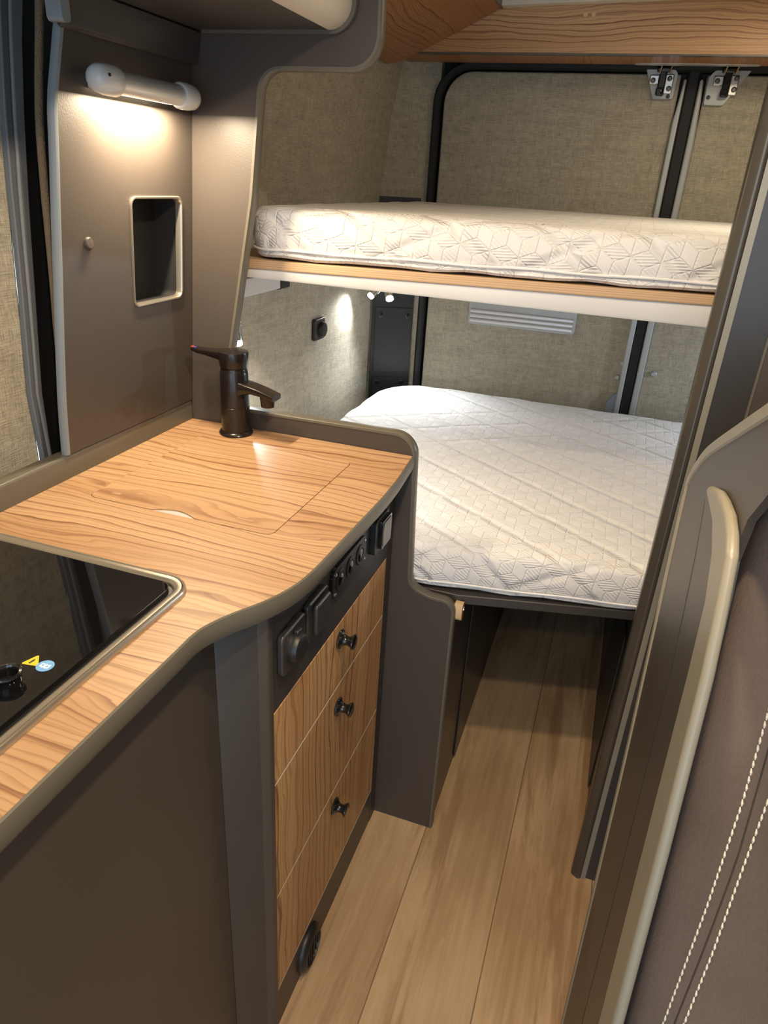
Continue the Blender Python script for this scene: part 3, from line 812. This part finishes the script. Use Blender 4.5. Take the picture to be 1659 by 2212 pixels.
for t, z in ((.2, .940), (.86, .940), (.2, .705), (.82, .708)):
    c = pcx(t, .012)
    put('screw', lathed([(.008, 0), (.008, .003), (.004, .004), (0, .003)], (c.x, c.y, z), (.45, -.89, 0), 14), M['black_gloss'], pc)

def spot(label, p, aim, r, ln, power, group=None, blend=.6, size=70):
    o = thing('reading_light', label, 'reading light', p, group)
    A = (Vector(aim)-Vector(p)).normalized(); P0 = Vector(p)
    put('housing', lathed([(0, -ln), (r*.8, -ln), (r, -ln*.85), (r, 0), (r*.86, .001), (r*.84, -.003), (0, -.003)], p, A, 24), M['chrome'], o)
    put('lens', lathed([(0, -.0025), (r*.82, -.0025), (r*.88, .009), (r*.65, .012), (0, .0125)], p, A, 20), M['led_cool'], o)
    L = bpy.data.lights.new('reading_beam', 'SPOT'); L.energy = power; L.color = (.93, .97, 1.0)
    L.spot_size = math.radians(size); L.spot_blend = blend; L.shadow_soft_size = .012
    lo_ = link(bpy.data.objects.new('reading_beam', L)); lo_.location = P0 + A*.018
    lo_.rotation_euler = A.to_track_quat('-Z', 'Y').to_euler()
    return o
o = spot('lit chrome reading light under the bunk in front of the black pillar cover', (-.722, 2.215, 1.020), (-.60, 2.08, .72), .014, .030, 12, 'reading lights', 1.0, 130)
put('stem', tubed([(-.727, 2.221, 1.042), (-.727, 2.222, 1.172)], .004, 8), M['chrome'], o)
o = spot('chrome reading light under the bunk seen side on against the linen wall', (-.752, 2.130, 1.035), (-.835, 2.06, .93), .012, .032, 3.0, 'reading lights', .8, 120)
put('stem', tubed([(-.742, 2.139, 1.056), (-.742, 2.139, 1.172)], .004, 8), M['chrome'], o)
o = spot('glowing reading light standing behind the bulkhead panel above the faucet', (-.752, 1.297, 1.041), (-.70, 1.28, .62), .012, .045, 9, 'reading lights', .8, 165)
put('stem', tubed([(-.757, 1.299, 1.084), (-.757, 1.299, 1.112)], .003, 8), M['chrome'], o)

# ------------------------------------------------------------------ wooden lockers at the rear
rl = thing('rear_locker', 'olive ash overhead locker across the back above the rear doors', 'locker', (0, 2.25, 1.68))
put('front', boxes(((-.745, 2.190, 1.684), (1.0, 2.206, ZC))), M['wood_rear'], rl, bevel=.001)
put('edge_strip', boxes(((-.745, 2.188, 1.6805), (1.0, 2.206, 1.6840))), M['trim_dark'], rl)
put('underside', boxes(((-.745, 2.206, 1.6815), (1.0, 2.338, 1.690))), M['wood_side'], rl)
put('slot_plate', plate(rrect(-.097, 2.306, .216, 2.336, .014), 1.6795, 1.6814), M['plate'], rl, bevel=.0005)
for cx_ in (-.232, -.212):  # two small tan discs on the locker front
    put('tan_disc', lathed([(0, 0), (.0055, 0), (.005, .001), (0, .0012)], (cx_, 2.190, 1.768), (0, -1, 0), 16), M['leather'], rl)
tag(put('trim_5', plate([(-.4445, 1.783), (.03, 1.7965), (.03, ZC), (-.4445, ZC)], 2.16, 2.1875, 'XZ'), M['ceil'], smooth=False), 'cream ceiling moulding in front of the rear locker', 'moulding', kind='structure')
sl_ = thing('side_locker', 'olive ash locker with sloping front above the bunk on the side wall', 'locker', (-.6, 1.7, 1.70))
sp = [(-.758, 1.655), (-.712, 1.662), (-.449, 1.782), (-.449, ZC), (-.735, ZC)]
bm = bmesh.new(); quadloop(bm, [[(x, y, z) for x, z in sp] for y in (1.174, 2.188)])
put('body', bm2(bm), M['wood_side'], sl_, bevel=.001)
put('edge_strip', swept([(-.449, 1.174, 1.784), (-.449, 2.186, 1.784)], (0, 0, 1), [(-.004, -.004), (.006, -.003), (.006, .015), (-.004, .015)]), M['trim_dark'], sl_)

# ------------------------------------------------------------------ right bulkhead with rounded post
wr = thing('wardrobe_front', 'dark tall wardrobe front with rounded metallic post on the aisle side', 'wardrobe', (.4, 1.16, 0))
put('post', plate(rounded([(.122, 1.150, .007), (.143, 1.138, .006), (.143, 1.172, 0), (.122, 1.172, .007)], 6), 0, ZC), M['post'], wr, bevel=0)
put('metal_strip', boxes(((.1432, 1.146, 0), (.1530, 1.172, ZC))), M['trim_light'], wr)
put('front', boxes(((.1530, 1.150, 0), (.204, 1.172, ZC))), M['socket'], wr)
put('door_edge', boxes(((.204, 1.146, 0), (.2075, 1.172, ZC))), M['trim'], wr)
put('door', boxes(((.2075, 1.149, 0), (.99, 1.172, ZC))), M['taupe'], wr)
put('side', boxes(((.139, 1.173, 0), (.151, 1.344, .60))), M['taupe'], wr, bevel=.001)

# ------------------------------------------------------------------ bench seat in the right foreground
bs = thing('bench_seat', 'brown fabric bench seat with taupe side panel and long rounded grip', 'bench', (.14, .75, 0))
ce = curve_pts([(0, a, b) for a, b in [(.36, 1.335), (.6393, 1.2027), (.7529, 1.1488), (.8889, 1.0830), (.9522, 1.0415), (.985, 1.012), (.996, .985), (.9659, .8687), (.9284, .7296), (.8888, .5828), (.8530, .4056), (.7950, .068), (.785, 0.0)]], 6)
ce = [(p[1], p[2]) for p in ce]
put('panel', plate(ce + [(.375, 0.0), (.445, .33), (.508, .632), (.545, .831), (.583, .9957), (.600, 1.0475), (.612, 1.075), (.600, 1.12), (.56, 1.16), (.50, 1.20), (.36, 1.26)], .131, .138, 'YZ'), M['taupe'], bs)
put('edge_trim', swept([(.1395, y, z) for y, z in ce], (-1, 0, 0), [(-.004, -.011), (.002, -.0125), (.006, -.010), (.0065, .008), (.004, .0105), (-.007, .0112), (-.009, .0095), (-.009, -.011)][::-1]), M['trim_pale'], bs)
gl_ = [(.385, .0), (.5185, .5336), (.5627, .7632), (.5993, .9590), (.6167, 1.0260), (.6477, 1.0590), (.6898, 1.0740), (.7567, 1.0740), (.7728, 1.0768)]
grip = gl_ + [(.7650, 1.0850), (.7121, 1.1010), (.6800, 1.1060), (.6395, 1.1090), (.6070, 1.1040), (.5850, 1.0930), (.5617, 1.0475), (.5402, .9957), (.5027, .8313), (.4657, .6324), (.34, .0)]
# sloped wedge added from groove to grip so the grip casts no shadow
gv_ = [(.56, .0), (.6486, .3122), (.6740, .4800), (.6976, .6361), (.7379, .8672), (.7560, .9300), (.7760, .9800), (.8050, 1.0300), (.8281, 1.0466)]
bm = bmesh.new()
quadloop(bm, [[(.1312, a[0], a[1]), (.1308, a[0]-.002, a[1]), (.1218, b[0]+.002, b[1]), (.1312, b[0], b[1])] for a, b in zip(gv_, gl_)])
put('moulding', bm2(bm), M['taupe'], bs)
put('grip', plate(grip, .120, .131, 'YZ'), M['trim_pale'], bs, bevel=.0075, seg=4)
put('groove', swept([(.1308, a, b) for a, b in [(.8281, 1.0466), (.7894, .9891), (.7379, .8672), (.6976, .6361), (.6486, .3122)]], (-1, 0, 0), [(-.001, -.001), (.001, -.001), (.001, .0003), (-.001, .0003)]), M['black'], bs)

seat = bs
def sy(z): return .64 - (1.072-z)*.284
zsq = [.36, .50, .65, .80, .95, 1.04, 1.09, 1.115, 1.125]
bm = bmesh.new(); rings = []
for z in zsq:
    ins = 0 if z < 1.0 else (.16*max(0, z-1.0))**1*.35 + (0.02 if z > 1.12 else 0)
    x0 = .1455 + (0 if z < 1.0 else (z-1.0)**2*1.0); y = sy(z) + (.0 if z < 1.08 else (z-1.08)*.6); t = .13 - (0 if z < 1.09 else (z-1.09)*1.2)
    rings.append([(x0, y+.025, z), (x0+.002, y+.010, z), (x0+.010, y+.001, z), (x0+.025, y-.003, z), (.30, y-.012, z), (.62, y-.012, z), (.62, y+t, z), (x0+.02, y+t, z), (x0, y+t-.02, z)])
quadloop(bm, rings)
put('cushion', bm2(bm), M['seat'], seat, bevel=.004)
def front(x, z, d): return (x, sy(z) - .003 - (max(0, min(x, .30)-.1705))*.0695 - d, z)
def interp(t, P):
    for (z0, x0), (z1, x1) in zip(P, P[1:]):
        if z1 <= t <= z0: return x0 + (x1-x0)*(t-z0)/(z1-z0)
    return P[-1][1] if t < P[-1][0] else P[0][1]
sL = [(1.11, .197), (.937, .195), (.845, .193), (.735, .186), (.597, .174), (.37, .15+.002)]
sD = [(1.11, .205), (.897, .203), (.79, .201), (.692, .193), (.602, .184), (.37, .163)]
sR = [(1.11, .216), (.858, .213), (.782, .207), (.695, .201), (.605, .192), (.37, .173)]
for P in (sL, sR):
    bm = bmesh.new(); z = 1.10; k = 0
    while z > .40:
        a = front(interp(z, P)-.0004, z, .0006); b = front(interp(z-.0068, P)+.0004, z-.0068, .0006)
        mid = tuple((u+v)/2 for u, v in zip(a, b)); mid = (mid[0], mid[1]-.0010, mid[2])
        tube(bm, [a, mid, b], [.0006, .0013, .0006], 6); z -= .0078
    put('stitching', bm2(bm), M['thread'], seat)
bm = bmesh.new(); tube(bm, [front(interp(z/100, sD), z/100, .0002) for z in range(110, 38, -3)], .0008, 6)
put('seam', bm2(bm), M['thread_dark'], seat)

# ------------------------------------------------------------------ lights: ceiling spots, wall lamp, daylight from the cab, added fills for the beds
def spotl(name, loc, energy, col, size, blend, rad, aim=None):
    L = bpy.data.lights.new(name, 'SPOT'); L.energy = energy; L.color = col
    L.spot_size = math.radians(size); L.spot_blend = blend; L.shadow_soft_size = rad
    o = link(bpy.data.objects.new(name, L)); o.location = loc
    if aim: o.rotation_euler = (Vector(aim)-Vector(loc)).to_track_quat('-Z', 'Y').to_euler()
    return o
WARM = (1.0, .78, .54)
spotl('ceiling_downlight', (-.03, .56, ZC-.012), 25, WARM, 165, .5, .022)
spotl('ceiling_downlight', (-.03, .13, ZC-.012), 25, WARM, 165, .5, .022)
spotl('ceiling_downlight', (-.03, -.45, ZC-.012), 14, WARM, 165, .5, .03)
for nm, lc, en in (('far_bed_fill', (.78, 2.18, 1.02), 15),):  # unseen fill added on the far side to brighten lower bed and walls
    spotl(nm, lc, en, (.74, .86, 1.0), 150, 1.0, .02, (.3, 1.95, .72))
A = bpy.data.lights.new('lamp_glow', 'AREA'); A.shape = 'RECTANGLE'; A.size = .165; A.size_y = .010; A.energy = 5.5; A.color = (1.0, .80, .55)
ao_ = link(bpy.data.objects.new('lamp_glow', A)); ao_.location = (LX+.001, 1.000, LZ-.0185); ao_.rotation_euler = (0, math.radians(0), PI/2)
B_ = bpy.data.lights.new('sleeping_area_fill', 'AREA'); B_.shape = 'DISK'; B_.size = .30; B_.energy = 3.8; B_.color = (1.0, .84, .60)  # unseen fill added under the roof to brighten the bunk and rear walls
bo_ = link(bpy.data.objects.new('sleeping_area_fill', B_)); bo_.location = (.30, 1.75, ZC-.01)
W = bpy.data.worlds.new('daylight'); S.world = W; W.use_nodes = True
bg = W.node_tree.nodes['Background']; bg.inputs[0].default_value = (.62, .80, 1.0, 1); bg.inputs[1].default_value = 2.7

# ------------------------------------------------------------------ camera and view
cam = bpy.data.cameras.new('camera'); co = link(bpy.data.objects.new('camera', cam))
co.location = (0, 0, 1.36); co.rotation_euler = (1.12609449, -.05522232, .33067758)
cam.sensor_fit = 'VERTICAL'; cam.sensor_height = 36.0; cam.lens = 1505.404/2212*36.0
cam.clip_start = .01
S.camera = co
S.view_settings.view_transform = 'Standard'; S.view_settings.look = 'None'
S.view_settings.exposure = 0.0; S.view_settings.gamma = 1.0; S.view_settings.use_curve_mapping = False
S.cycles.max_bounces = 10; S.cycles.diffuse_bounces = 6; S.cycles.sample_clamp_indirect = 6.0
